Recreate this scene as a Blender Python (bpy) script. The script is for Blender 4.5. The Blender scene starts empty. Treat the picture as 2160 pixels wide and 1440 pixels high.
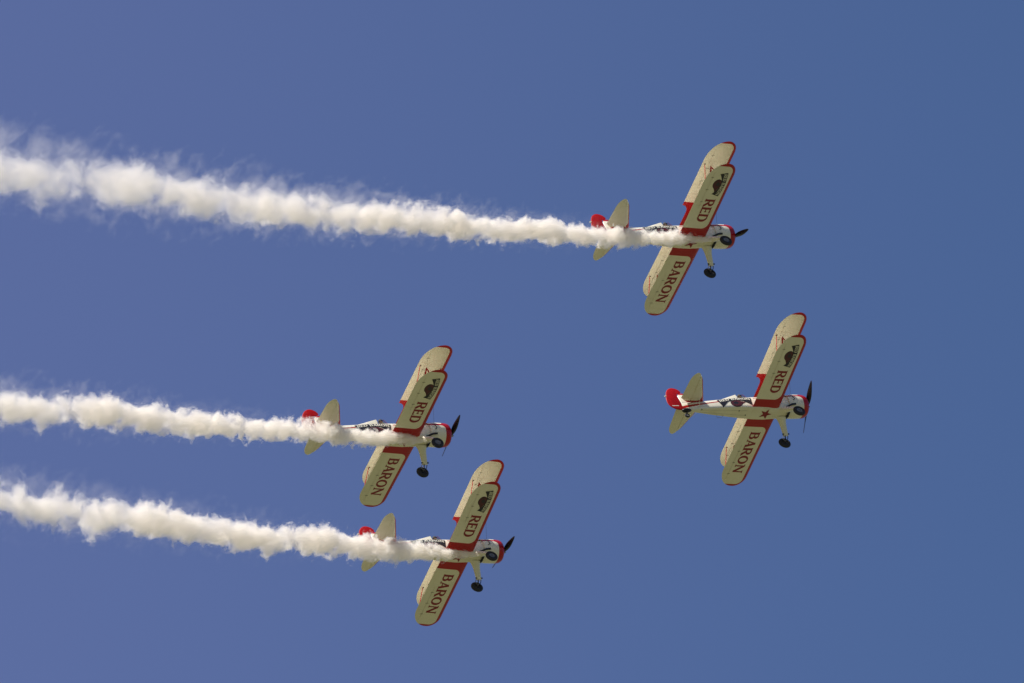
import bpy, math, random
import numpy as np
from mathutils import Matrix, Vector

C = bpy.context.scene.collection
sc = bpy.context.scene
random.seed(7)

# ------------------------------------------------------------------ camera, sky, sun, exposure
ELEV = math.radians(35)
CAM = Matrix.Translation((0, 0, 1.7)) @ Matrix.Rotation(math.radians(90) + ELEV, 4, 'X')
cd = bpy.data.cameras.new("camera")
cam = bpy.data.objects.new("camera", cd)
C.objects.link(cam)
cam.matrix_world = CAM
FPX, PW, PH = 19000.0, 2160.0, 1440.0
cd.sensor_width = 36
cd.lens = 36 * FPX / PW
cd.clip_start = 1
cd.clip_end = 30000
sc.camera = cam

SKY_L, SKY_R = (.79, .725, .945, 1), (.545, .645, .845, 1)   # tints of the clear sky, left and right
sun_cam = Vector((-.55, .80, -.27)).normalized()      # towards the sun, seen in camera axes
sun_w = (CAM.to_3x3() @ sun_cam).normalized()
SUN_EL = math.asin(sun_w.z)
SUN_ROT = math.atan2(sun_w.x, sun_w.y)
w = bpy.data.worlds.new("World")
sc.world = w
w.use_nodes = True
nt = w.node_tree
bg = nt.nodes['Background']
sky = nt.nodes.new('ShaderNodeTexSky')
sky.sky_type = 'NISHITA'
sky.sun_disc = False
sky.sun_elevation = SUN_EL
sky.sun_rotation = SUN_ROT
sky.air_density = 1.0
sky.dust_density = 1.6
sky.ozone_density = 2.2
tint = nt.nodes.new('ShaderNodeMix')
tint.data_type = 'RGBA'
tint.blend_type = 'MULTIPLY'
tint.inputs[0].default_value = 1
# side-to-side light falloff painted into the sky tint, a touch paler on the left
stc = nt.nodes.new('ShaderNodeTexCoord')
ssx = nt.nodes.new('ShaderNodeSeparateXYZ')
nt.links.new(stc.outputs['Generated'], ssx.inputs[0])
smr = nt.nodes.new('ShaderNodeMapRange')
smr.interpolation_type = 'SMOOTHSTEP'
smr.inputs[1].default_value = -.075
smr.inputs[2].default_value = .075
nt.links.new(ssx.outputs[0], smr.inputs[0])
sky_grad = nt.nodes.new('ShaderNodeMix')
sky_grad.data_type = 'RGBA'
sky_grad.inputs[6].default_value = SKY_L
sky_grad.inputs[7].default_value = SKY_R
nt.links.new(smr.outputs[0], sky_grad.inputs[0])
nt.links.new(sky_grad.outputs[2], tint.inputs[7])
nt.links.new(sky.outputs[0], tint.inputs[6])
nt.links.new(tint.outputs[2], bg.inputs[0])
bg.inputs[1].default_value = 0.1
sd = bpy.data.lights.new("sun", 'SUN')
sd.energy = 5.0
sd.angle = math.radians(.53)
sd.color = (1, .955, .87)
sun = bpy.data.objects.new("sun", sd)
C.objects.link(sun)
sun.rotation_mode = 'QUATERNION'
sun.rotation_quaternion = sun_w.to_track_quat('Z', 'Y')
sun.location = (0, 0, 60)
sc.view_settings.view_transform = 'Standard'
sc.view_settings.look = 'None'
sc.view_settings.exposure = 0.30
sc.view_settings.gamma = 1
sc.render.engine = 'CYCLES'
sc.cycles.max_bounces = 12
sc.cycles.diffuse_bounces = 4
sc.cycles.volume_bounces = 12
sc.cycles.transparent_max_bounces = 12
sc.cycles.volume_max_steps = 512
sc.cycles.use_denoising = True
sc.cycles.denoising_input_passes = 'RGB_ALBEDO'
sc.cycles.use_adaptive_sampling = False
sc.cycles.caustics_reflective = False
sc.cycles.caustics_refractive = False
sc.cycles.sample_clamp_indirect = 8


# ------------------------------------------------------------------ node helpers
class NG:
    """small helper that writes math expressions as nodes"""
    def __init__(self, mat):
        mat.use_nodes = True
        self.t = mat.node_tree
        self.t.nodes.clear()
        self.out = self.t.nodes.new('ShaderNodeOutputMaterial')

    def n(self, kind, **kw):
        o = self.t.nodes.new(kind)
        for k, v in kw.items():
            setattr(o, k, v)
        return o

    def put(self, sock, v):
        if isinstance(v, bpy.types.NodeSocket):
            self.t.links.new(v, sock)
        else:
            sock.default_value = v

    def m(self, op, a, b=0.0, c=0.0):
        o = self.n('ShaderNodeMath', operation=op)
        self.put(o.inputs[0], a)
        if op not in ('ABSOLUTE', 'SQRT', 'SINE'):
            self.put(o.inputs[1], b)
        if op in ('MULTIPLY_ADD',):
            self.put(o.inputs[2], c)
        return o.outputs[0]

    def sstep(self, v, a, b):
        o = self.n('ShaderNodeMapRange', interpolation_type='SMOOTHSTEP')
        self.put(o.inputs[0], v)
        self.put(o.inputs[1], a)
        self.put(o.inputs[2], b)
        return o.outputs[0]

    def mix(self, f, a, b):
        o = self.n('ShaderNodeMix', data_type='RGBA')
        self.put(o.inputs[0], f)
        self.put(o.inputs[6], a)
        self.put(o.inputs[7], b)
        return o.outputs[2]

    def noise(self, vec, scale, detail=3, rough=.5, dist=0.0):
        o = self.n('ShaderNodeTexNoise')
        if vec is not None:
            self.put(o.inputs['Vector'], vec)
        o.inputs['Scale'].default_value = scale
        o.inputs['Detail'].default_value = detail
        o.inputs['Roughness'].default_value = rough
        o.inputs['Distortion'].default_value = dist
        return o.outputs['Fac']

    def xyz(self):
        tc = self.n('ShaderNodeTexCoord')
        s = self.n('ShaderNodeSeparateXYZ')
        self.t.links.new(tc.outputs['Object'], s.inputs[0])
        return tc.outputs['Object'], s.outputs[0], s.outputs[1], s.outputs[2]

    def vec(self, x, y, z):
        o = self.n('ShaderNodeCombineXYZ')
        self.put(o.inputs[0], x)
        self.put(o.inputs[1], y)
        self.put(o.inputs[2], z)
        return o.outputs[0]

    def rrect(self, a, b, r):
        """rounded corner distance: a, b are offsets beyond the inner corner; > 0 outside"""
        m = self.m
        la = m('MAXIMUM', a, 0.0)
        lb = m('MAXIMUM', b, 0.0)
        ln = m('SQRT', m('ADD', m('MULTIPLY', la, la), m('MULTIPLY', lb, lb)))
        ins = m('MINIMUM', m('MAXIMUM', a, b), 0.0)
        return m('SUBTRACT', m('ADD', ln, ins), r)


CREAM = (.79, .75, .60, 1)
RED = (.40, .004, .005, 1)


def paint(name, maskfn, ribs=None, rough=.32, dirt=.25):
    mat = bpy.data.materials.new(name)
    g = NG(mat)
    P, x, y, z = g.xyz()
    bs = g.n('ShaderNodeBsdfPrincipled')
    col = CREAM
    n1 = g.noise(P, 1.4, 4, .6)
    col = g.mix(g.m('MULTIPLY', g.sstep(n1, .45, .75), dirt), CREAM, (.60, .54, .38, 1))
    n3 = g.noise(g.vec(g.m('MULTIPLY', x, .5), g.m('MULTIPLY', y, 6), g.m('MULTIPLY', z, 6)), 1.3, 4, .6)
    col = g.mix(g.m('MULTIPLY', g.sstep(n3, .56, .74), dirt), col, (.45, .38, .24, 1))
    if maskfn:
        msk = maskfn(g, x, y, z)
        n2 = g.noise(P, 3.0, 2, .5)
        red = g.mix(g.sstep(n2, .3, .7), RED, (.40, .006, .010, 1))
        col = g.mix(msk, col, red)
    g.put(bs.inputs['Base Color'], col)
    bs.inputs['Roughness'].default_value = rough
    bs.inputs['Specular IOR Level'].default_value = .35
    bs.inputs['Coat Weight'].default_value = .08
    bs.inputs['Coat Roughness'].default_value = .2
    if ribs:
        s = g.m('ABSOLUTE', g.m('SINE', g.m('MULTIPLY', y, math.pi / ribs)))
        h = g.sstep(s, 0.0, .35)
        b = g.n('ShaderNodeBump')
        b.inputs['Strength'].default_value = .35
        b.inputs['Distance'].default_value = .012
        g.put(b.inputs['Height'], h)
        g.put(bs.inputs['Normal'], b.outputs[0])
    g.t.links.new(bs.outputs[0], g.out.inputs[0])
    return mat


def simple(name, col, rough=.5, metal=0.0, var=.25, scale=6, coat=0.0, spec=.5):
    mat = bpy.data.materials.new(name)
    g = NG(mat)
    P, x, y, z = g.xyz()
    bs = g.n('ShaderNodeBsdfPrincipled')
    n = g.noise(P, scale, 4, .6)
    dk = tuple(c * (1 - var) for c in col[:3]) + (1,)
    g.put(bs.inputs['Base Color'], g.mix(g.sstep(n, .3, .7), dk, tuple(col[:3]) + (1,)))
    bs.inputs['Roughness'].default_value = rough
    bs.inputs['Metallic'].default_value = metal
    bs.inputs['Specular IOR Level'].default_value = spec
    bs.inputs['Coat Weight'].default_value = coat
    g.t.links.new(bs.outputs[0], g.out.inputs[0])
    return mat


# ------------------------------------------------------------------ aeroplane dimensions (metres, origin at the propeller hub)
LOW = dict(hs=4.75, le=-1.97, z=-.435, dih=.026, red0=.87, red1=4.60)
UPP = dict(hs=4.90, le=-1.28, z=1.087, dih=.017, red0=1.18, red1=4.78)
CH = 1.52


def wing_mask(W):
    def f(g, x, y, z):
        m = g.m
        R = .33
        mid, half = (W['red0'] + W['red1']) / 2, (W['red1'] - W['red0']) / 2
        a = m('SUBTRACT', x, W['le'] - .20 - R)
        b = m('SUBTRACT', m('ABSOLUTE', m('SUBTRACT', m('ABSOLUTE', y), mid)), half - R)
        d = g.rrect(a, b, R)
        return g.sstep(d, -.004, .004)
    return f


def stab_le(y):
    return -5.86 - .415 * max(0, abs(y) - .15)


def stab_mask(g, x, y, z):
    m = g.m
    ay = m('ABSOLUTE', y)
    le = m('MULTIPLY_ADD', ay, -.415, -5.86 + .415 * .15)
    R = .38
    a = m('SUBTRACT', m('SUBTRACT', x, le), -.05 - R)
    b = m('SUBTRACT', .20 + R, ay)
    d = g.rrect(a, b, R)
    return g.sstep(d, -.004, .004)


def cowl_mask(g, x, y, z):
    m = g.m
    R = .22
    a = m('SUBTRACT', x, -.55 - R)
    b = m('SUBTRACT', z, .10 - R)
    low = g.sstep(g.rrect(a, b, R), -.004, .004)
    a2 = m('SUBTRACT', x, -.62 - .1)
    b2 = m('SUBTRACT', .23 + .1, z)
    top = g.sstep(g.rrect(a2, b2, .1), -.004, .004)
    return m('MULTIPLY', low, top)


def fus_mask(g, x, y, z):
    m = g.m
    zs = m('MULTIPLY_ADD', x, .056, .36)
    wd = m('MAXIMUM', m('MULTIPLY_ADD', x, -.035, -.165), .034)
    d = m('ABSOLUTE', m('SUBTRACT', z, zs))
    s = m('LESS_THAN', d, wd)
    gap = m('MAXIMUM', m('GREATER_THAN', x, -3.2), m('LESS_THAN', x, -5.15))
    return m('MULTIPLY', s, gap)


def fin_mask(g, x, y, z):
    return g.m('GREATER_THAN', z, .88)


M = dict(
    low=paint('lower_wing_paint', wing_mask(LOW), ribs=.38),
    upp=paint('upper_wing_paint', wing_mask(UPP), ribs=.38),
    stab=paint('tailplane_paint', stab_mask, ribs=.3),
    cowl=paint('cowling_paint', cowl_mask, rough=.22, dirt=.1),
    fus=paint('fuselage_paint', fus_mask, rough=.3, dirt=.4),
    fin=paint('fin_paint', fin_mask),
    cream=paint('cream_paint', None),
    red=simple('red_paint', RED, .5, var=.15, spec=.15),
    letter=simple('letter_red', (.26, .006, .012), .45, var=.15),  # darker copy of the red paint, shade put into its colour
    banner=simple('banner_black', (.012, .010, .014), .45, var=.3),
    bwhite=simple('banner_white', (.74, .72, .58), .5, var=.1),
    emblem=simple('emblem_maroon', (.10, .006, .012), .5, var=.6, scale=9),
    tyre=simple('tyre_rubber', (.016, .016, .018), .75),
    black=simple('black_metal', (.012, .012, .014), .4, .3),
    steel=simple('dull_steel', (.30, .30, .30), .4, .8),
    prop=simple('propeller_black', (.010, .010, .013), .3),
    wire=simple('brace_wire', (.16, .15, .15), .4, .7),
    hub=simple('wheel_hub_grey', (.22, .22, .22), .5, .2),
    leather=simple('flying_suit_fabric', (.05, .045, .04), .8),
    skin=simple('skin', (.50, .29, .20), .5, var=.1),
)
gm = bpy.data.materials.new('windscreen_glass')
g_ = NG(gm)
bs_ = g_.n('ShaderNodeBsdfPrincipled')
bs_.inputs['Transmission Weight'].default_value = 1
bs_.inputs['Roughness'].default_value = .03
bs_.inputs['IOR'].default_value = 1.1
g_.t.links.new(bs_.outputs[0], g_.out.inputs[0])
M['glass'] = gm


# ------------------------------------------------------------------ mesh helpers
class MB:
    def __init__(self):
        self.v, self.f, self.mi, self.mats = [], [], [], []

    def slot(self, mat):
        if mat not in self.mats:
            self.mats.append(mat)
        return self.mats.index(mat)

    def add(self, verts, faces, mat):
        o, s = len(self.v), self.slot(mat)
        self.v += [tuple(p) for p in verts]
        for f in faces:
            self.f.append([i + o for i in f])
            self.mi.append(s)

    def loft(self, rings, mat, cap=True, closed=True):
        n = len(rings[0])
        vs = [p for r in rings for p in r]
        fs = []
        for i in range(len(rings) - 1):
            for j in range(n if closed else n - 1):
                k = (j + 1) % n
                fs.append((i * n + j, i * n + k, (i + 1) * n + k, (i + 1) * n + j))
        if cap and closed:
            fs.append(tuple(range(n))[::-1])
            fs.append(tuple((len(rings) - 1) * n + j for j in range(n)))
        self.add(vs, fs, mat)

    def tube(self, pts, r, mat, n=8, flat=1.0, flat_dir=(0, 1, 0)):
        """round or flattened tube through points; r may be a list; flat scales the section along flat_dir"""
        pts = [Vector(p) for p in pts]
        rr = r if isinstance(r, (list, tuple)) else [r] * len(pts)
        rings = []
        fd = Vector(flat_dir)
        for i, p in enumerate(pts):
            d = (pts[min(i + 1, len(pts) - 1)] - pts[max(i - 1, 0)]).normalized()
            a = (fd - d * fd.dot(d))
            if a.length < 1e-3:
                a = Vector((1, 0, 0)) - d * d.x
            a.normalize()
            b = d.cross(a)
            rings.append([p + a * (math.cos(t) * rr[i] * flat) + b * (math.sin(t) * rr[i])
                          for t in [2 * math.pi * k / n for k in range(n)]])
        self.loft(rings, mat)

    def revolve(self, prof, mat, c=(0, 0, 0), axis='X', n=32, cap=False):
        """prof: (along axis, radius)"""
        rings = []
        for a, r in prof:
            ring = []
            for k in range(n):
                t = 2 * math.pi * k / n
                if axis == 'X':
                    ring.append((c[0] + a, c[1] + r * math.cos(t), c[2] + r * math.sin(t)))
                else:
                    ring.append((c[0] + r * math.cos(t), c[1] + a, c[2] + r * math.sin(t)))
            rings.append(ring)
        self.loft(rings, mat, cap=cap)

    def build(self, name, parent=None, angle=40):
        import bmesh
        me = bpy.data.meshes.new(name)
        me.from_pydata(self.v, [], self.f)
        for m in self.mats:
            me.materials.append(m)
        me.polygons.foreach_set('material_index', self.mi)
        me.polygons.foreach_set('use_smooth', [True] * len(self.f))
        me.update()
        me.set_sharp_from_angle(angle=math.radians(angle))
        o = bpy.data.objects.new(name, me)
        C.objects.link(o)
        if parent:
            o.parent = parent
        return o


# ------------------------------------------------------------------ wings
def planform(W, cut=False):
    hs, le = W['hs'], W['le']
    xm = le - .58

    def LEf(y):
        t = (abs(y) - (hs - .6)) / .6
        return le if t <= 0 else xm + .58 * math.sqrt(max(0, 1 - min(t, 1) ** 2))

    def TEf(y):
        a = abs(y)
        if cut and a < .97:
            f = 1 if a < .55 else math.sqrt(max(0, 1 - ((a - .55) / .42) ** 2))
            return le - CH + .36 * f
        t = (a - (hs - 1.1)) / 1.1
        return le - CH if t <= 0 else xm - .94 * math.sqrt(max(0, 1 - min(t, 1) ** 2))
    return LEf, TEf


def foil(W, LEf, TEf, x, y, side):
    l, t = LEf(y), TEf(y)
    c = max(l - t, 1e-4)
    s = min(max((l - x) / c, 0), 1)
    yt = 5 * .125 * (.2969 * math.sqrt(s) - .126 * s - .3516 * s * s + .2843 * s ** 3 - .1015 * s ** 4)
    zc = .02 * 4 * s * (1 - s)
    return W['z'] + W['dih'] * abs(y) + (zc + side * yt) * c


def wing_piece(mb, W, LEf, TEf, ys, xa, xb, mat, n=16):
    """xa(y) rear limit, xb(y) front limit"""
    rings = []
    for y in ys:
        a, b = xa(y), xb(y)
        ring = []
        for side, rng in ((1, range(n + 1)), (-1, range(n - 1, 0, -1))):
            for k in rng:
                q = .5 - .5 * math.cos(math.pi * k / n)
                x = b + (a - b) * q
                ring.append((x, y, foil(W, LEf, TEf, x, y, side)))
        rings.append(ring)
    mb.loft(rings, mat)


def frange(a, b, n):
    return [a + (b - a) * i / n for i in range(n + 1)]


def make_wing(name, W, mat, root, cut, decorate=None):
    LEf, TEf = planform(W, cut)
    hs = W['hs']
    ya, yb = 2.05, hs - .42
    hinge = W['le'] - CH + .37
    mb = MB()
    tip = [hs - .42 + .42 * math.sin(math.pi / 2 * k / 14) for k in range(14)] + [hs - .0008]
    cen = sorted(set([round(v, 4) for v in frange(-ya, ya, 24)] + [s * v for s in (-1, 1) for v in
                 (.55, .62, .7, .78, .85, .9, .94, .96, .9701)])) if cut else frange(-ya, ya, 12)
    wing_piece(mb, W, LEf, TEf, cen, TEf, LEf, mat)
    for s in (-1, 1):
        wing_piece(mb, W, LEf, TEf, [s * v for v in frange(ya, yb, 14)], lambda y: hinge, LEf, mat)
        wing_piece(mb, W, LEf, TEf, [s * v for v in tip], TEf, LEf, mat)
        # pale hinge shroud line and small fittings under the wing
        for q in (.18, .5, .82):
            yy = s * (ya + (yb - ya) * q)
            zz = foil(W, LEf, TEf, hinge, yy, -1)
            mb.tube([(hinge + .09, yy, zz - .004), (hinge - .07, yy, zz - .02)], .007, M['black'], 6)
    if decorate:
        decorate(mb, lambda x, y, k: (x, y, foil(W, LEf, TEf, x, y, -1) - .004 - .0015 * k))
    o = mb.build(name, root)
    for s in (-1, 1):
        am = MB()
        wing_piece(am, W, LEf, TEf, [s * v for v in frange(ya + .003, yb - .003, 12)], TEf,
                   lambda y: hinge - .006, mat)
        am.build('aileron', o)
    return o


# ------------------------------------------------------------------ lettering drawn as flared strokes
def strip(mb, a, b, mapf, k, mat):
    """a, b: two matched lists of 2-D points; fills the strip between them"""
    n, vs, fs = len(a), [], []
    wmax = max(math.hypot(p[0] - q[0], p[1] - q[1]) for p, q in zip(a, b))
    m = max(1, int(wmax / .045))
    for j in range(m + 1):
        q = j / m
        vs += [mapf(p[0] + (r[0] - p[0]) * q, p[1] + (r[1] - p[1]) * q, k) for p, r in zip(a, b)]
        if j < m:
            fs += [(j * n + i, j * n + i + 1, (j + 1) * n + i + 1, (j + 1) * n + i) for i in range(n - 1)]
    mb.add(vs, fs, mat)


def st(x0, y0, x1, y1, w0, w1=None):
    w1 = w0 if w1 is None else w1
    d = Vector((x1 - x0, y1 - y0))
    nrm = Vector((-d.y, d.x)).normalized()
    A, B = [], []
    for i in range(5):
        q = i / 4
        p = Vector((x0, y0)) + d * q
        h = (w0 + (w1 - w0) * q) / 2
        A.append(p + nrm * h)
        B.append(p - nrm * h)
    return A, B


def arc(cx, cy, rx, ry, a0, a1, wside, wtop, n=14):
    """elliptic stroke, thick at the sides and thin at top and bottom"""
    A, B = [], []
    for i in range(n + 1):
        t = math.radians(a0 + (a1 - a0) * i / n)
        wd = wtop + (wside - wtop) * abs(math.cos(t))
        c, s = math.cos(t), math.sin(t)
        A.append(Vector((cx + (rx + wd / 2) * c, cy + (ry + wd / 2) * s)))
        B.append(Vector((cx + (rx - wd / 2) * c, cy + (ry - wd / 2) * s)))
    return A, B


def serif(x, y, w=.30):
    return st(x - w / 2, y + (.035 if y < .5 else -.035), x + w / 2, y + (.035 if y < .5 else -.035), .07)


GL = {
    'R': (.80, [st(.16, 0, .16, 1, .20), serif(.16, 0), serif(.14, 1, .26), st(.16, .94, .40, .94, .12), st(.16, .47, .40, .47, .10),
                arc(.40, .705, .21, .235, -90, 90, .20, .11), st(.36, .48, .70, .03, .19, .21), serif(.72, 0, .22)]),
    'E': (.68, [st(.16, 0, .16, 1, .20), serif(.15, 0, .28), serif(.15, 1, .28), st(.16, .94, .58, .94, .11, .13), st(.16, .5, .5, .5, .10, .12),
                st(.16, .06, .62, .06, .11, .13), st(.57, 1.0, .60, .80, .06, .03), st(.61, 0, .64, .20, .06, .03),
                st(.48, .60, .48, .40, .07)]),
    'D': (.86, [st(.16, 0, .16, 1, .20), serif(.14, 0, .26), serif(.14, 1, .26), st(.16, .94, .38, .94, .12), st(.16, .06, .38, .06, .12),
                arc(.38, .5, .31, .44, -90, 90, .21, .12)]),
    'B': (.76, [st(.16, 0, .16, 1, .20), serif(.14, 0, .26), serif(.14, 1, .26), st(.16, .94, .40, .94, .11), st(.16, .53, .42, .53, .09),
                st(.16, .06, .42, .06, .11), arc(.38, .735, .19, .205, -90, 90, .19, .10), arc(.41, .295, .22, .235, -90, 90, .20, .11)]),
    'A': (.82, [st(.14, .02, .41, .97, .09, .13), st(.40, 1.0, .69, .02, .20, .22), st(.22, .30, .60, .30, .09), serif(.13, 0, .24), serif(.70, 0, .30)]),
    'O': (.92, [arc(.44, .5, .32, .44, 0, 360, .21, .12, 30)]),
    'N': (.88, [st(.14, 0, .14, 1, .11), st(.72, 0, .72, 1, .11), st(.13, .96, .72, .04, .20), serif(.14, 0, .26), serif(.10, 1, .24), serif(.72, 1, .26)]),
    ' ': (.40, []),
}


def write(mb, text, total, h, mapf, mat, k0=1, xo=0.0, yo=0.0):
    """lay text along +u from xo, total length given, cap height h; each stroke sits a hair above the last"""
    wsum = sum(GL[c][0] for c in text)
    sx = total / wsum
    u = xo
    for c in text:
        for i, (A, B) in enumerate(GL[c][1]):
            strip(mb, [(u + p.x * sx, yo + p.y * h) for p in A], [(u + p.x * sx, yo + p.y * h) for p in B],
                  mapf, k0 + i * .35, mat)
        u += GL[c][0] * sx


def banner(mb, mapf, L, H, k=0, drop=1.15, ends=.28, cap=.66):
    """arched ribbon with letters and a plain round badge below; u runs 0..L, v up"""
    def arch(u):
        q = (u / L - .5) * 2
        return -.40 * H * q * q

    us = frange(0, L, 24)
    lead = ends * L

    def lowv(u):                         # lower edge drops to points at both ends
        q = min(u, L - u) / lead
        return arch(u) - (drop * H * max(0, 1 - q) ** 1.1)
    # badge first, ribbon above it, letters on top
    cx, cy, r = L * .5, -.72 * H, .98 * H
    A = [(cx + r * 1.25 * math.cos(t), cy + r * math.sin(t)) for t in frange(0, 2 * math.pi, 28)]
    strip(mb, A, [(cx, cy)] * len(A), mapf, k, M['banner'])
    A = [(cx + r * 1.12 * math.cos(t), cy + r * .86 * math.sin(t)) for t in frange(0, 2 * math.pi, 28)]
    strip(mb, A, [(cx, cy)] * len(A), mapf, k + 1, M['emblem'])
    A = [(cx - r * .05 + r * .5 * math.cos(t), cy + r * .12 + r * .40 * math.sin(t)) for t in frange(0, 2 * math.pi, 20)]
    strip(mb, A, [(cx, cy)] * len(A), mapf, k + 1.9, M['banner'])
    # two trailing cloth points beside the badge
    strip(mb, [(cx + r * .7, cy + r * .7), (cx + r * 2.1, cy + r * .10)], [(cx + r * .6, cy - r * .75), (cx + r * 1.6, cy - r * .12)],
          mapf, k + 1.5, M['emblem'])
    strip(mb, [(u, arch(u) + H) for u in us], [(L * .07 + u * .86, lowv(u)) for u in us], mapf, k + 3, M['banner'])

    def mp(u, v, kk):
        return mapf(u, v + arch(u), kk)
    write(mb, 'RED BARON', L * .90, H * cap, mp, M['bwhite'], k0=k + 5, xo=L * .055, yo=H * (1 - cap) * .55)


def decorate_low(mb, mp):
    def word(y0):
        return lambda u, v, k: mp(-2.945 + v, y0 + u, k)
    write(mb, 'RED', 1.42, .53, word(-2.66), M['letter'])
    write(mb, 'BARON', 2.68, .53, word(1.19), M['letter'])
    banner(mb, lambda u, v, k: mp(-2.53 + v, -4.25 + u, k), 1.40, .24, 0, .62, .34, .72)


def decorate_upp(mb, mp):
    pass


# ------------------------------------------------------------------ fuselage
ST = [  # x, half width, z top, z bottom, squareness below, squareness above
    (-1.18, .50, .50, -.50, 2.0, 2.0), (-1.30, .50, .50, -.52, 2.1, 2.0), (-1.60, .46, .49, -.54, 2.8, 2.1), (-2.0, .435, .48, -.545, 4.0, 2.3),
    (-2.6, .43, .475, -.535, 7.0, 2.4), (-3.2, .425, .47, -.50, 8.0, 2.4), (-4.0, .39, .45, -.43, 8.0, 2.3),
    (-4.8, .325, .41, -.375, 7.0, 2.2), (-5.5, .26, .37, -.335, 6.5, 2.1), (-6.1, .19, .335, -.30, 5.0, 2.1),
    (-6.66, .125, .31, -.275, 3.0, 2.0), (-6.98, .075, .29, -.20, 2.5, 2.0), (-7.10, .035, .26, -.10, 2.2, 2.0)]


def sec(x):
    xs = [s[0] for s in ST][::-1]
    return [float(np.interp(x, xs, [s[i] for s in ST][::-1])) for i in range(1, 6)]


def fpt(x, t, off=0.0):
    """point of the fuselage skin; t = 0 at right side, 90 top, -90 bottom, 180 left"""
    hw, zt, zb, nb, na = sec(x)
    c, s = math.cos(t), math.sin(t)
    n = na if s > 0 else nb
    r = (abs(c) ** n + abs(s) ** n) ** (-1 / n)
    h = zt if s > 0 else -zb
    p = Vector((x, -c * r * hw, s * r * h))
    if off:
        nr = Vector((0, -c / hw, s / h)).normalized()
        p += nr * off
    return p


def skin_up(x, v, off):
    """walk up the right side by v metres measured on the skin from the waterline"""
    t, prev, left = 0.0, fpt(x, 0), abs(v)
    sg = 1 if v > 0 else -1
    while left > 0 and abs(t) < 2.6:
        t2 = t + sg * .03
        p = fpt(x, t2)
        d = (p - prev).length
        if d >= left:
            t += sg * .03 * left / d
            break
        left -= d
        prev, t = p, t2
    return fpt(x, t, off)


def make_fuselage(root):
    mb = MB()
    xs = sorted(set([s[0] for s in ST] + frange(-1.18, -7.10, 48)), reverse=True)
    n = 48
    rings = [[fpt(x, 2 * math.pi * k / n) for k in range(n)] for x in xs]
    mb.loft(rings, M['fus'])
    # headrest fairing behind the rear seat
    hr = []
    for x, ww, top in ((-5.15, .03, .40), (-4.8, .10, .50), (-4.4, .13, .63), (-4.0, .145, .77), (-3.80, .145, .84), (-3.77, .12, .83)):
        base = .36
        hr.append([(x, -ww, base), (x, -ww, (base + top) / 2), (x, -ww * .8, top - .05), (x, -ww * .4, top - .008), (x, 0, top),
                   (x, ww * .4, top - .008), (x, ww * .8, top - .05), (x, ww, (base + top) / 2), (x, ww, base)])
    mb.loft(hr, M['cream'])
    # five pointed star under the belly
    cx = -2.67
    pts = []
    for i in range(10):
        a = math.radians(36 * i)
        r = .34 if i % 2 == 0 else .135
        pts.append((cx + r * math.cos(a), r * math.sin(a) * .95))
    mids = []
    for i in range(10):
        for q in (0, .5):
            a, b = pts[i], pts[(i + 1) % 10]
            mids.append((a[0] + (b[0] - a[0]) * q, a[1] + (b[1] - a[1]) * q))
    zb = [(p[0], p[1], skin_z(p[0], p[1]) - .012) for p in mids]
    cz = (cx, 0, skin_z(cx, 0) - .012)
    mb.add([cz] + zb, [(0, i + 1, (i + 1) % 20 + 1) for i in range(20)], M['letter'])
    # banner along the right side
    banner(mb, lambda u, v, k: tuple(skin_up(-5.20 + u, .045 + v, .008 + .0015 * k)), 1.87, .255)
    # black discs paint the dark of the cockpit openings, with a padded rim
    for cxx in (-2.72, -3.62):
        zt = sec(cxx)[1]
        ring, rim = [], []
        for k in range(28):
            t = 2 * math.pi * k / 28
            xx, yy = cxx + .30 * math.cos(t), .24 * math.sin(t)
            ring.append((xx, yy, skin_top(xx, yy) + .006))
            rim.append((xx, yy, skin_top(xx, yy) + .012))
        mb.add(ring + [(cxx, 0, zt - .02)], [(k, (k + 1) % 28, 28) for k in range(28)], M['black'])
        mb.tube(rim + [rim[0]], .022, M['leather'], 6)
    # lower skin fittings: drain, step, strobe
    for x, y in ((-4.15, -.12), (-3.72, .12), (-6.2, -.1)):
        z = skin_z(x, y)
        mb.revolve([(-.03, .0), (-.03, .022), (.03, .022), (.03, 0)], M['black'], (x, y, z), 'Y', 10)
    mb.tube([(-4.9, .20, -.36), (-5.0, .27, -.46), (-5.25, .27, -.46), (-5.3, .20, -.35)], .010, M['steel'], 6)
    # longitudinal seam and hatch edges under the belly
    for yy in (-.16, .16):
        mb.tube([(x, yy * sec(x)[0] / .43, skin_z(x, yy * sec(x)[0] / .43) - .001) for x in frange(-3.7, -6.3, 12)], .005, M['steel'], 4)
    return mb.build('fuselage', root, 35)


def skin_z(x, y):
    hw, zt, zb, nb, na = sec(x)
    q = min(abs(y) / hw, .999)
    return zb * (1 - q ** nb) ** (1 / nb)


def skin_top(x, y):
    hw, zt, zb, nb, na = sec(x)
    q = min(abs(y) / hw, .999)
    return zt * (1 - q ** na) ** (1 / na)


# ------------------------------------------------------------------ the aeroplane
PR = .595


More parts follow.
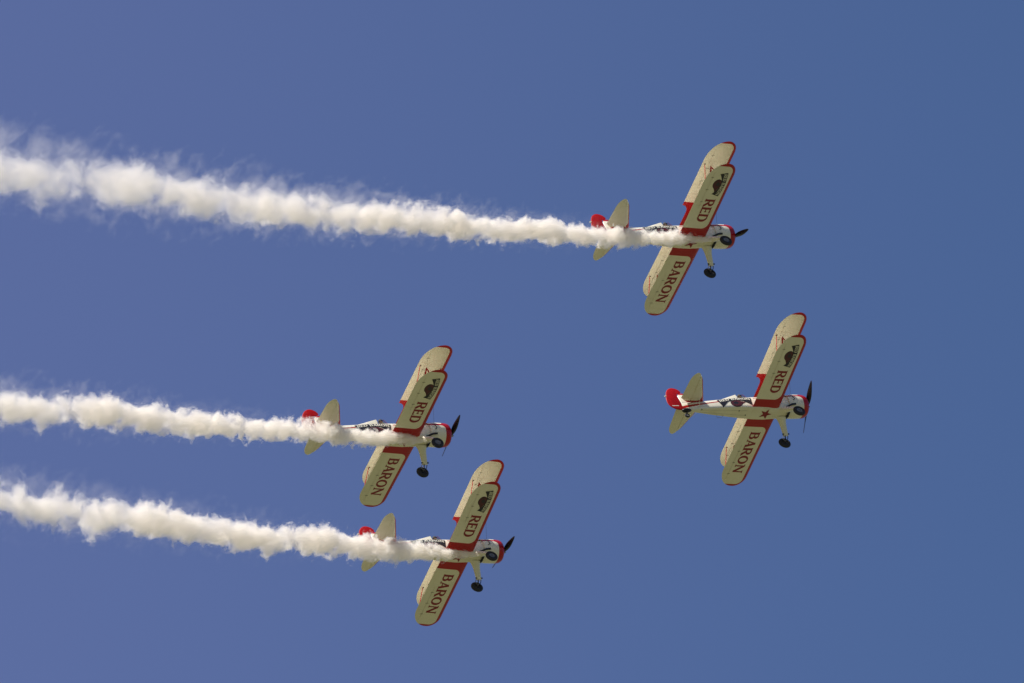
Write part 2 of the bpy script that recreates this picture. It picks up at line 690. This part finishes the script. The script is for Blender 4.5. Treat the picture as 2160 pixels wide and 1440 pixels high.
def make_plane():
    root = bpy.data.objects.new('biplane', None)
    C.objects.link(root)
    fus = make_fuselage(root)

    # cowling: open ring with a rounded lip, inner wall and rear gap
    mb = MB()
    outer = [(-.24, .40), (-.215, .43), (-.205, .465), (-.225, .51), (-.28, .548), (-.38, .575), (-.55, .59), (-.85, .595), (-1.15, .59), (-1.34, .565)]
    inner = [(-1.34, .555), (-1.0, .56), (-.5, .54), (-.3, .42), (-.24, .40)]
    mb.revolve(outer + inner, M['cowl'], n=56)
    cw = mb.build('engine_cowling', root)
    mb = MB()
    mb.tube([(-1.385, yy, -math.sqrt(.585 ** 2 - yy * yy)) for yy in frange(-.31, .38, 10)], .06, M['black'], 10)
    mb.build('cowl_outlet', cw)
    # radial engine
    mb = MB()
    mb.revolve([(-.16, .0), (-.16, .07), (-.20, .13), (-.30, .20), (-.75, .22), (-.75, 0)], M['steel'], n=28)
    for k in range(9):
        a = 2 * math.pi * k / 9 + .2
        c, s = math.cos(a), math.sin(a)
        pts, rr = [], []
        for j in range(11):
            q = .18 + .034 * j
            pts.append((-.52, q * c, q * s))
            rr.append(.095 if j % 2 else .078)
        mb.tube(pts, rr, M['black'], 12)
        mb.tube([(-.28, .16 * c, .16 * s), (-.36, .50 * c, .50 * s)], .014, M['steel'], 6)
    mb.revolve([(-1.19, .0), (-1.19, .52)], M['black'], n=32)
    mb.build('engine', root)

    # propeller
    mb = MB()
    mb.revolve([(.13, 0), (.125, .03), (.10, .055), (.03, .07), (-.10, .075), (-.16, .06)], M['steel'], n=20)
    pr = mb.build('propeller', root)
    for s in (1, -1):
        mb = MB()
        rings = []
        for j in range(15):
            q = j / 14
            r = .05 + 1.27 * q
            ch = .085 + .10 * math.sin(math.pi * min(q * 1.1, 1) ** .8) if q < .98 else .05
            ch = max(.03, (.07 + .13 * math.sin(math.pi * q ** .75)) * (1 if q < .9 else math.sqrt(max(0.02, 1 - ((q - .9) / .1) ** 2))))
            tw = math.radians(62 - 46 * q)
            th = .035 * (1 - q) + .008
            ring = []
            for k in range(12):
                t = 2 * math.pi * k / 12
                a, b = math.cos(t) * ch * .5 * 1.25, math.sin(t) * th
                ring.append((a * math.sin(tw) + b * math.cos(tw), s * r, s * (a * math.cos(tw) - b * math.sin(tw))))
            rings.append(ring)
        mb.loft(rings, M['prop'])
        mb.build('blade', pr)

    up = make_wing('upper_wing', UPP, M['upp'], root, True, None)
    lo = make_wing('lower_wing', LOW, M['low'], root, False, decorate_low)
    LL, LT = planform(LOW)
    UL, UT = planform(UPP, True)

    def zl(x, y, s=1):
        return foil(LOW, LL, LT, x, y, s)

    def zu(x, y, s=-1):
        return foil(UPP, UL, UT, x, y, s)
    for s in (-1, 1):
        y = 3.42 * s
        f0, r0 = LOW['le'] - .25, LOW['le'] - 1.0
        f1, r1 = UPP['le'] - .25, UPP['le'] - 1.0
        mb = MB()
        for (a, b) in (((f0, y, zl(f0, y)), (f1, y, zu(f1, y))), ((r0, y, zl(r0, y)), (r1, y, zu(r1, y))),
                       ((f0, y, zl(f0, y) + .05), (r1, y, zu(r1, y) - .05))):
            mb.tube([Vector(a), Vector(a).lerp(Vector(b), .12), Vector(a).lerp(Vector(b), .88), Vector(b)], [.020, .042, .042, .020], M['red'], 10, .42)
        mb.build('interplane_strut', root)
        # rod joining the ailerons
        mb = MB()
        y2 = 3.62 * s
        a, b = (LOW['le'] - 1.40, y2, zl(LOW['le'] - 1.40, y2)), (UPP['le'] - 1.38, 3.52 * s, zu(UPP['le'] - 1.38, 3.5 * s))
        mb.tube([a, b], .017, M['red'], 8)
        for p, sg in ((a, 1), (b, -1)):
            mb.tube([(p[0] + .06, p[1], p[2]), (p[0], p[1], p[2] + .03 * sg)], .02, M['black'], 6)
        mb.build('aileron_rod', root)
        # cabane struts
        mb = MB()
        for x0, x1 in ((-1.75, -1.55), (-2.45, -2.25), (-1.75, -2.25)):
            mb.tube([(x0, .36 * s, .30), (x1, .40 * s, zu(x1, .4 * s))], .034, M['red'], 10, .45)
        mb.build('cabane_strut', root)
        # brace wires
        for nm, a, b in (('flying_wire', (f0 + .05, .44 * s, -.42), (f1, 3.4 * s, zu(f1, 3.4 * s))),
                         ('flying_wire', (r0, .44 * s, -.42), (r1, 3.4 * s, zu(r1, 3.4 * s))),
                         ('landing_wire', (-1.75, .38 * s, 1.05), (f0, 3.4 * s, zl(f0, 3.4 * s))),
                         ('landing_wire', (-.95, .42 * s, .40), (UPP['le'] - .12, 2.0 * s, zu(UPP['le'] - .12, 2.0 * s)))):
            mb = MB()
            mb.tube([a, b], .006, M['wire'], 5)
            mb.build(nm, root)

        # tailplane half with elevator
        zt = .29
        mb = MB()
        em = MB()

        def stte(y):
            a = abs(y)
            return -7.22 + .10 * (a / 1.6)

        def outl(q):                     # q 0..1 root to tip -> y
            return .10 + 1.80 * q
        rs, re = [], []
        for j in range(22):
            q = math.sin(math.pi / 2 * j / 21)
            a = .08 + 1.84 * q
            e = max(0, (a - 1.42) / .50)
            sh = math.sqrt(max(.0006, 1 - e ** 2))
            le = stab_le(a)
            te = stte(a)
            mid = -6.80
            le, te = mid + (le - mid) * sh, mid + (te - mid) * sh
            if a < .34:
                te = max(te, -6.62 - .6 * a / .34)
            th = .045 * sh
            hg = -6.62

            def ring(x0, x1):
                r_ = []
                for sg, rg in ((1, range(9)), (-1, range(7, 0, -1))):
                    for k in rg:
                        u = .5 - .5 * math.cos(math.pi * k / 8)
                        x = x0 + (x1 - x0) * u
                        w_ = (le - x) / max(le - te, 1e-3)
                        r_.append((x, a * s, zt + sg * th * math.sqrt(max(0, math.sin(math.pi * min(max(w_, 0), 1)))) * (1 - .35 * w_)))
                return r_
            if le > hg:
                rs.append(ring(le, max(te, hg)))
            if te < hg - .03:
                re.append(ring(min(le, hg - .004), te))
        mb.loft(rs, M['stab'])
        tp = mb.build('tailplane', root)
        em.loft(re, M['stab'])
        em.build('elevator', tp)
        # tail brace
        mb = MB()
        mb.tube([(-6.35, .14 * s, -.24), (-6.35, 1.0 * s, zt - .03)], .012, M['cream'], 6, .5)
        mb.build('tailplane_strut', root)

    # fin and rudder
    def slab(mb, pts, th, mat):
        n = len(pts)
        c = Vector((sum(p[0] for p in pts) / n, 0, sum(p[1] for p in pts) / n))
        rings = []
        for yy, sc_ in ((-th * .4, .93), (-th * .5, .90)):
            pass
        loops = []
        for yy, k in ((-th / 2, .90), (-th * .32, .97), (0, 1.0), (th * .32, .97), (th / 2, .90)):
            loops.append([(c.x + (p[0] - c.x) * k, yy, c.z + (p[1] - c.z) * k) for p in pts])
        mb.loft(loops, mat)
    mb = MB()
    slab(mb, [(-6.02, .30), (-6.25, .52), (-6.48, .80), (-6.66, 1.02), (-6.92, 1.00), (-7.02, .80), (-7.04, .2), (-7.04, -.05), (-6.6, .1)], .06, M['fin'])
    mb.build('fin', root)
    mb = MB()
    rp = [(-6.70, 1.10), (-6.72, 1.20), (-6.80, 1.32), (-6.93, 1.40), (-7.07, 1.43), (-7.22, 1.40), (-7.40, 1.28), (-7.54, 1.10), (-7.66, .86),
          (-7.76, .60), (-7.815, .36), (-7.80, .16), (-7.72, .0), (-7.58, -.12), (-7.40, -.19), (-7.15, -.21), (-7.06, -.12), (-7.06, .3), (-7.05, .80), (-6.95, 1.03)]
    slab(mb, rp, .055, M['red'])
    for sg in (-1, 1):
        mb.add([(-7.28, sg * .031, .07), (-7.66, sg * .031, .07), (-7.66, sg * .031, .115), (-7.28, sg * .031, .115)],
               [(0, 1, 2, 3)], M['bwhite'])
    rd = mb.build('rudder', root)
    mb = MB()
    mb.revolve([(-.05, 0), (-.04, .03), (.02, .04), (.07, .03), (.08, 0)], M['bwhite'], (-7.70, 0, .82), 'X', 10)
    mb.build('rudder_glint', rd)  # white blob added as a bright glint on the rudder's rear edge

    # main gear
    for s in (-1, 1):
        mb = MB()
        rings = []
        for q in frange(0, 1, 8):
            c = Vector((-1.66, .24 * s, -.50)).lerp(Vector((-1.43, .88 * s, -1.14)), q)
            hc = .12 * (1 - q) ** 6 + .05 * (1 - q) + .145
            ht = .10 * (1 - q) + .055
            rings.append([(c.x + math.cos(t) * hc, c.y + math.sin(t) * ht * .9 * s, c.z + math.sin(t) * ht * .55 - abs(math.cos(t)) * 0)
                          for t in [2 * math.pi * k / 20 for k in range(20)]])
        mb.loft(rings, M['cream'])
        mb.tube([(-1.25, .80 * s, -1.08), (-1.62, .80 * s, -1.08)], .035, M['black'], 8)
        lg = mb.build('landing_gear_leg', root)
        mb = MB()
        mb.tube([(-1.44, .86 * s, -1.04), (-1.50, .94 * s, -1.28)], .035, M['steel'], 10)
        mb.tube([(-1.30, .84 * s, -1.08), (-1.38, .93 * s, -1.30), (-1.61, .88 * s, -1.49)], .020, M['black'], 8)
        mb.tube([(-1.58, .84 * s, -1.08), (-1.66, .93 * s, -1.30), (-1.61, .88 * s, -1.49)], .018, M['steel'], 8)
        mb.tube([(-1.61, .84 * s, -1.49), (-1.61, 1.12 * s, -1.49)], .03, M['steel'], 8)
        mb.tube([(-1.46, .86 * s, -1.1), (-1.52, .80 * s, -1.2), (-1.56, .84 * s, -1.32), (-1.50, .92 * s, -1.36)], .010, M['black'], 6)
        mb.build('shock_strut', lg)
        cy = (-1.618, 1.02 * s, -1.498)
        mb = MB()
        tr, tw = .215, .095
        prof = [(tw * math.cos(t), tr + .095 * math.sin(t)) for t in [2 * math.pi * k / 16 for k in range(17)]]
        mb.revolve(prof, M['tyre'], cy, 'Y', 36)
        wh = mb.build('wheel', lg)
        mb = MB()
        mb.revolve([(0, .19), (.05 * s, .19), (.055 * s, .14), (.045 * s, .07), (.075 * s, .05), (.075 * s, 0)], M['hub'], cy, 'Y', 28)
        mb.revolve([(0, .19), (-.05 * s, .19), (-.06 * s, .14), (-.06 * s, 0)], M['black'], cy, 'Y', 28)
        mb.build('wheel_hub', lg)

    # tail wheel
    mb = MB()
    rings = []
    for x, r in ((-6.72, .02), (-6.78, .08), (-6.95, .125), (-7.12, .12), (-7.22, .06), (-7.25, .01)):
        rings.append([(x, r * math.cos(t), -.235 + .075 * (x + 6.7) * .0 + r * .8 * math.sin(t)) for t in [2 * math.pi * k / 14 for k in range(14)]])
    mb.loft(rings, M['black'])
    mb.tube([(-7.0, 0, -.28), (-7.08, .02, -.50)], .035, M['black'], 8)
    tw_ = mb.build('tail_wheel', root)
    mb = MB()
    mb.revolve([(.045 * math.cos(t), .09 + .045 * math.sin(t)) for t in [2 * math.pi * k / 12 for k in range(13)]], M['tyre'], (-7.09, .04, -.555), 'Y', 24)
    mb.revolve([(-.03, 0), (-.03, .08), (.03, .08), (.03, 0)], M['hub'], (-7.09, .04, -.555), 'Y', 20)
    mb.build('tyre', tw_)

    # windscreens
    for cx in (-2.42, -3.32):
        zt = skin_top(cx, 0)
        mb = MB()
        P = [(cx, -.20, skin_top(cx, .2) + .005), (cx - .14, -.17, zt + .27), (cx - .10, 0, zt + .33), (cx - .14, .17, zt + .27), (cx, .20, skin_top(cx, .2) + .005),
             (cx + .10, 0, zt + .005)]
        mb.tube([P[0], P[1], P[2], P[3], P[4]], .011, M['letter'], 6)
        mb.tube([P[5], P[2]], .009, M['letter'], 6)
        ws = mb.build('windscreen', root)
        mb = MB()
        mb.add(P, [(0, 1, 2, 5), (5, 2, 3, 4)], M['glass'])
        mb.build('pane', ws)

    # exhaust stack, hose on the cowl side and smoke nozzle
    mb = MB()
    mb.tube([(-1.05, -.50, -.36), (-1.30, -.52, -.42), (-1.50, -.50, -.50), (-1.66, -.46, -.55)], [.05, .05, .045, .045], M['black'], 10)
    mb.build('exhaust_pipe', root)
    mb = MB()
    mb.tube([(-1.30, -.47, .22), (-1.12, -.57, .16), (-1.03, -.61, 0), (-1.02, -.60, -.10), (-1.12, -.585, -.16)], .016, M['black'], 8)
    mb.build('oil_line', root)
    return root


# ------------------------------------------------------------------ pilots
def make_pilot():
    root = bpy.data.objects.new('person', None)
    C.objects.link(root)
    P = [((-3.55, 0, .02), .15), ((-3.55, 0, .22), .15), ((-3.54, 0, .42), .16), ((-3.53, 0, .57), .075), ((-3.52, 0, .66), .060),
         ((-3.53, -.17, .52), .065), ((-3.45, -.24, .30), .05), ((-3.24, -.14, .20), .038), ((-3.16, -.08, .20), .035),
         ((-3.53, .17, .52), .065), ((-3.45, .24, .30), .05), ((-3.24, .14, .20), .038), ((-3.16, .08, .20), .035),
         ((-3.42, -.10, -.02), .09), ((-3.08, -.13, .04), .065), ((-2.86, -.12, -.25), .045),
         ((-3.42, .10, -.02), .09), ((-3.08, .13, .04), .065), ((-2.86, .12, -.25), .045)]
    E = [(0, 1), (1, 2), (2, 3), (3, 4), (2, 5), (5, 6), (6, 7), (7, 8), (2, 9), (9, 10), (10, 11), (11, 12), (0, 13), (13, 14), (14, 15), (0, 16), (16, 17), (17, 18)]
    me = bpy.data.meshes.new('body')
    me.from_pydata([p[0] for p in P], E, [])
    tmp = bpy.data.objects.new('tmp', me)
    C.objects.link(tmp)
    tmp.modifiers.new('s', 'SKIN')
    for i, p in enumerate(P):
        me.skin_vertices[0].data[i].radius = (p[1], p[1])
    me.skin_vertices[0].data[0].use_root = True
    ss = tmp.modifiers.new('u', 'SUBSURF')
    ss.levels = ss.render_levels = 1
    dg = bpy.context.evaluated_depsgraph_get()
    dg.update()
    ev = tmp.evaluated_get(dg)
    bm_ = bpy.data.meshes.new_from_object(ev)
    bpy.data.objects.remove(tmp)
    mb = MB()
    mb.add([v.co[:] for v in bm_.vertices], [tuple(p.vertices) for p in bm_.polygons], M['leather'])

    def ball(c, r, mat, sc_=(1, 1, 1), lo=-90, hi=90, n=20):
        rings = []
        for i in range(11):
            t = math.radians(lo + (hi - lo) * i / 10)
            t = max(min(t, math.radians(89)), math.radians(-89))
            rings.append([(c[0] + r * sc_[0] * math.cos(t) * math.cos(a), c[1] + r * sc_[1] * math.cos(t) * math.sin(a), c[2] + r * sc_[2] * math.sin(t))
                          for a in [2 * math.pi * k / n for k in range(n)]])
        mb.loft(rings, mat)
    ball((-3.50, 0, .755), .098, M['skin'], (1.0, .82, 1.2))
    ball((-3.40, 0, .745), .018, M['skin'], (1.2, .8, 1.3))
    mb.build('body', root)
    mb = MB()
    ball((-3.515, 0, .785), .112, M['leather'], (1.0, .88, 1.05), -25, 90)
    for s in (-1, 1):
        ball((-3.51, .10 * s, .75), .045, M['black'], (1, .5, 1.1))
    mb.build('helmet', root)
    mb = MB()
    for s in (-1, 1):
        ball((-3.415, .038 * s, .775), .028, M['black'], (.5, 1, .8))
    mb.build('goggles', root)
    return root


# ------------------------------------------------------------------ placing the formation
POSE = {   # where each aeroplane flies (metres, camera axes) and its attitude
    'lead': ((14.305, -3.14, -436.28), [[0.8596, -0.3276, -0.3921], [-0.0004, -0.7678, 0.6406], [-0.511, -0.5506, -0.6601]], (-1.10, .495)),
    'A': ((10.546, 4.946, -428.81), [[0.8471, -0.3609, -0.3901], [-0.0168, -0.7519, 0.6591], [-0.5312, -0.5517, -0.643]], (-.84, -.54)),
    'C': ((-2.903, -4.459, -428.96), [[0.8851, -0.3556, -0.3003], [-0.0337, -0.6924, 0.7207], [-0.4643, -0.6278, -0.6248]], (-.80, .07)),
    'D': ((-0.421, -10.233, -438.65), [[0.8763, -0.3505, -0.3306], [-0.0521, -0.751, 0.6582], [-0.479, -0.5595, -0.6763]], (-.68, -.145)),
}


def place(n):
    t, R, _ = POSE[n]
    return CAM @ Matrix.Translation(t) @ Matrix(R).to_4x4()


def copy_tree(o, parent=None):
    c = o.copy()
    C.objects.link(c)
    c.parent = parent
    for ch in list(o.children):
        copy_tree(ch, c)
    return c


def set_tags(o, label, cat, group):
    o['label'], o['category'], o['group'] = label, cat, group


proto = make_plane()
pilot = make_pilot()
PL = {
    'lead': 'white and red biplane trailing no smoke, red star showing on its belly',
    'A': 'white and red biplane highest in the photo, at the head of the topmost smoke trail',
    'C': 'white and red biplane at the head of the middle smoke trail',
    'D': 'white and red biplane lowest in the photo, at the head of the bottom smoke trail',
}
PP = {
    'lead': 'pilot in dark helmet seated in the biplane without smoke',
    'A': 'pilot in dark helmet seated in the highest biplane',
    'C': 'pilot in dark helmet seated in the biplane trailing the middle smoke line',
    'D': 'pilot in dark helmet seated in the lowest biplane',
}
trees = {n: (proto if n == 'lead' else copy_tree(proto)) for n in POSE}
pilots = {n: (pilot if n == 'lead' else copy_tree(pilot)) for n in POSE}
for n in POSE:
    o, p = trees[n], pilots[n]
    o.matrix_world = place(n)
    p.matrix_world = place(n)
    set_tags(o, PL[n], 'biplane', 'biplanes flying in formation')
    set_tags(p, PP[n], 'person', 'pilots in the biplanes')
    by, bz = POSE[n][2]
    ang = math.atan2(bz, by)
    for ch in o.children:
        if ch.name.startswith('propeller'):
            ch.rotation_euler = (ang, 0, 0)

# ------------------------------------------------------------------ smoke
TR = {   # centre line and half width of each trail as (x, y, half width) in photo pixels, from the aeroplane backwards
    'A': [(1500, 508, 7), (1450, 506, 14), (1400, 503, 20), (1300, 497, 27), (1200, 491, 31), (1100, 484, 33), (1000, 478, 36), (900, 471, 39),
          (800, 461, 42), (700, 453, 45), (600, 444, 48), (500, 432, 51), (400, 416, 54), (300, 401, 57), (200, 386, 61), (100, 371, 65), (0, 354, 70),
          (-150, 330, 76), (-300, 300, 84)],
    'C': [(905, 930, 6), (850, 924, 12), (800, 921, 16), (700, 915, 22), (600, 907, 28), (500, 899, 33), (400, 889, 36), (300, 880, 38),
          (200, 869, 40), (100, 861, 42), (0, 852, 45), (-150, 838, 50), (-300, 822, 56)],
    'D': [(1010, 1170, 7), (950, 1166, 13), (900, 1163, 18), (850, 1159, 24), (800, 1155, 29), (700, 1147, 34), (600, 1136, 38), (500, 1125, 42),
          (400, 1111, 45), (300, 1096, 47), (200, 1082, 49), (100, 1068, 51), (0, 1051, 54), (-150, 1026, 60), (-300, 1000, 66)],
}
SL = {
    'A': 'topmost of the three white smoke trails, streaming behind the highest biplane',
    'C': 'middle of the three white smoke trails',
    'D': 'lowest of the three white smoke trails, behind the bottom biplane',
}


def smoke_material(name, a, b, cc, wisp, seed):
    mat = bpy.data.materials.new(name)
    g = NG(mat)
    m = g.m
    P, x, y, z = g.xyz()
    c = m('MULTIPLY_ADD', x, cc[0], cc[1])
    for k in cc[2:]:
        c = m('MULTIPLY_ADD', x, c, k)
    hw = m('MAXIMUM', m('MINIMUM', m('MULTIPLY_ADD', x, b, a), m('MULTIPLY_ADD', x, .17, .10)), .04)
    zr = m('DIVIDE', m('SUBTRACT', z, c), hw)
    yr = m('DIVIDE', y, hw)
    s = m('MULTIPLY', m('LOGARITHM', m('MULTIPLY_ADD', x, b / a, 1.0), math.e), 1 / b)
    V = g.vec(m('ADD', s, seed), yr, zr)
    old = g.sstep(x, 8.0, 38.0)
    big = m('SUBTRACT', g.noise(V, .42, 2, .5), .5)
    n1 = g.noise(V, 1.45, 7, .66, .4)
    r = m('SQRT', m('ADD', m('MULTIPLY', yr, yr), m('MULTIPLY', zr, zr)))
    d = m('ADD', m('SUBTRACT', m('MULTIPLY_ADD', old, -.07, .70), r), m('ADD', m('MULTIPLY', m('SUBTRACT', n1, .5), 3.1), m('MULTIPLY', big, 1.3)))
    core = m('DIVIDE', m('MAXIMUM', d, 0.0), m('MULTIPLY_ADD', old, .35 + wisp, .20))
    core = m('MINIMUM', core, 1.0)
    # thin wisps drawn out above
    V2 = g.vec(m('ADD', m('MULTIPLY', s, 1.25), m('MULTIPLY_ADD', zr, .45, seed + 9)), m('MULTIPLY', yr, 1.2), m('MULTIPLY', zr, 1.15))
    n2 = g.noise(V2, 1.25, 6, .66, .35)
    r2 = m('SQRT', m('ADD', m('MULTIPLY', yr, yr), m('POWER', m('MULTIPLY', m('MAXIMUM', m('SUBTRACT', zr, .25), m('MULTIPLY', zr, -1.0)), .68), 2.0)))
    d2 = m('ADD', m('SUBTRACT', .85, r2), m('MULTIPLY', m('SUBTRACT', n2, .50), 3.4))
    ws = m('MULTIPLY', g.sstep(d2, 0.0, .9), wisp)
    ws = m('MULTIPLY', ws, g.sstep(x, 3.0, 22.0))
    dens = m('ADD', core, ws)
    # spreads and thins with age, starts as a narrow jet at the nozzle
    D = m('DIVIDE', 3.0, m('POWER', hw, .9))
    st_ = m('MULTIPLY', m('MULTIPLY_ADD', g.sstep(x, .0, 2.2), .55, .45), m('MULTIPLY_ADD', old, -.35, 1.0))
    dens = m('MULTIPLY', m('MULTIPLY', dens, D), st_)
    pv = g.n('ShaderNodeVolumePrincipled')
    pv.inputs['Color'].default_value = (.995, .970, .922, 1)
    pv.inputs['Anisotropy'].default_value = .25
    g.put(pv.inputs['Density'], dens)
    g.t.links.new(pv.outputs[0], g.out.inputs['Volume'])
    mat.cycles.volume_step_rate = .045
    return mat


for n, pts in TR.items():
    t, R, _ = POSE[n]
    R = Matrix(R)
    E = R @ Vector((-1.40, -.50, -.60)) + Vector(t)
    B = R @ Vector((-1, 0, 0))
    W3 = []
    for px, py, hwp in pts:
        zc = E.z
        for _ in range(20):
            X = (px - PW / 2) / FPX * -zc
            zc = E.z + B.z / B.x * (X - E.x)
        Y = -(py - PH / 2) / FPX * -zc
        W3.append((Vector((X, Y, zc)), hwp / FPX * -zc))
    o0 = W3[0][0]
    ax = (W3[-1][0] - o0).normalized()
    az = (Vector((0, 1, 0)) - ax * ax.y).normalized()
    ay = az.cross(ax)
    xs = np.array([(p - o0).dot(ax) for p, _ in W3])
    zs = np.array([(p - o0).dot(az) for p, _ in W3])
    hs = np.array([h for _, h in W3])
    cc = np.polyfit(xs, zs, 3)
    b, a = np.polyfit(xs[4:], hs[4:], 1)
    L = xs[-1]
    Ml = CAM @ Matrix.Translation(o0) @ Matrix((ax, ay, az)).transposed().to_4x4()
    mb = MB()
    rings = []
    rnd = random.Random(ord(n[0]) % 7 + 3)
    ph = [rnd.uniform(0, 6.28) for _ in range(8)]
    x = -.25
    while x < L:
        h = max(min(a + b * x, .10 + .17 * x), .10)
        cz = float(np.polyval(cc, x))
        ring = []
        for k in range(24):
            tt = 2 * math.pi * k / 24
            up_ = max(0, math.sin(tt))
            lump = 1 + .10 * math.sin(x / h * 1.1 + ph[0] + 2 * tt) + .07 * math.sin(x / h * 2.3 + ph[1] - 3 * tt)
            rad = h * (1.75 + (.75 * up_ if x > 4 else 0)) * lump
            ring.append((x, rad * math.cos(tt), cz + rad * math.sin(tt)))
        rings.append(ring)
        x += h * .5
    mat = smoke_material('smoke_' + {'A': 'top', 'C': 'middle', 'D': 'low'}[n], float(a), float(b), [float(v) for v in cc],
                         {'A': .17, 'C': .09, 'D': .06}[n], {'A': 3.1, 'C': 17.7, 'D': 31.3}[n])
    mb.loft(rings, mat)
    o = mb.build('smoke_trail', None, 180)
    o.matrix_world = Ml
    set_tags(o, SL[n], 'smoke trail', 'smoke trails behind the biplanes')

# ------------------------------------------------------------------ ground far below (lights the undersides)
mb = MB()
gmats = simple('dry_grass', (.148, .150, .080), .95, var=.35, scale=.05)
n = 64
mb.add([(0, 0, 0)] + [(9000 * math.cos(2 * math.pi * k / n), 9000 * math.sin(2 * math.pi * k / n), 0) for k in range(n)],
       [(0, k + 1, (k + 1) % n + 1) for k in range(n)], gmats)
gr = mb.build('ground')
gr['kind'] = 'structure'
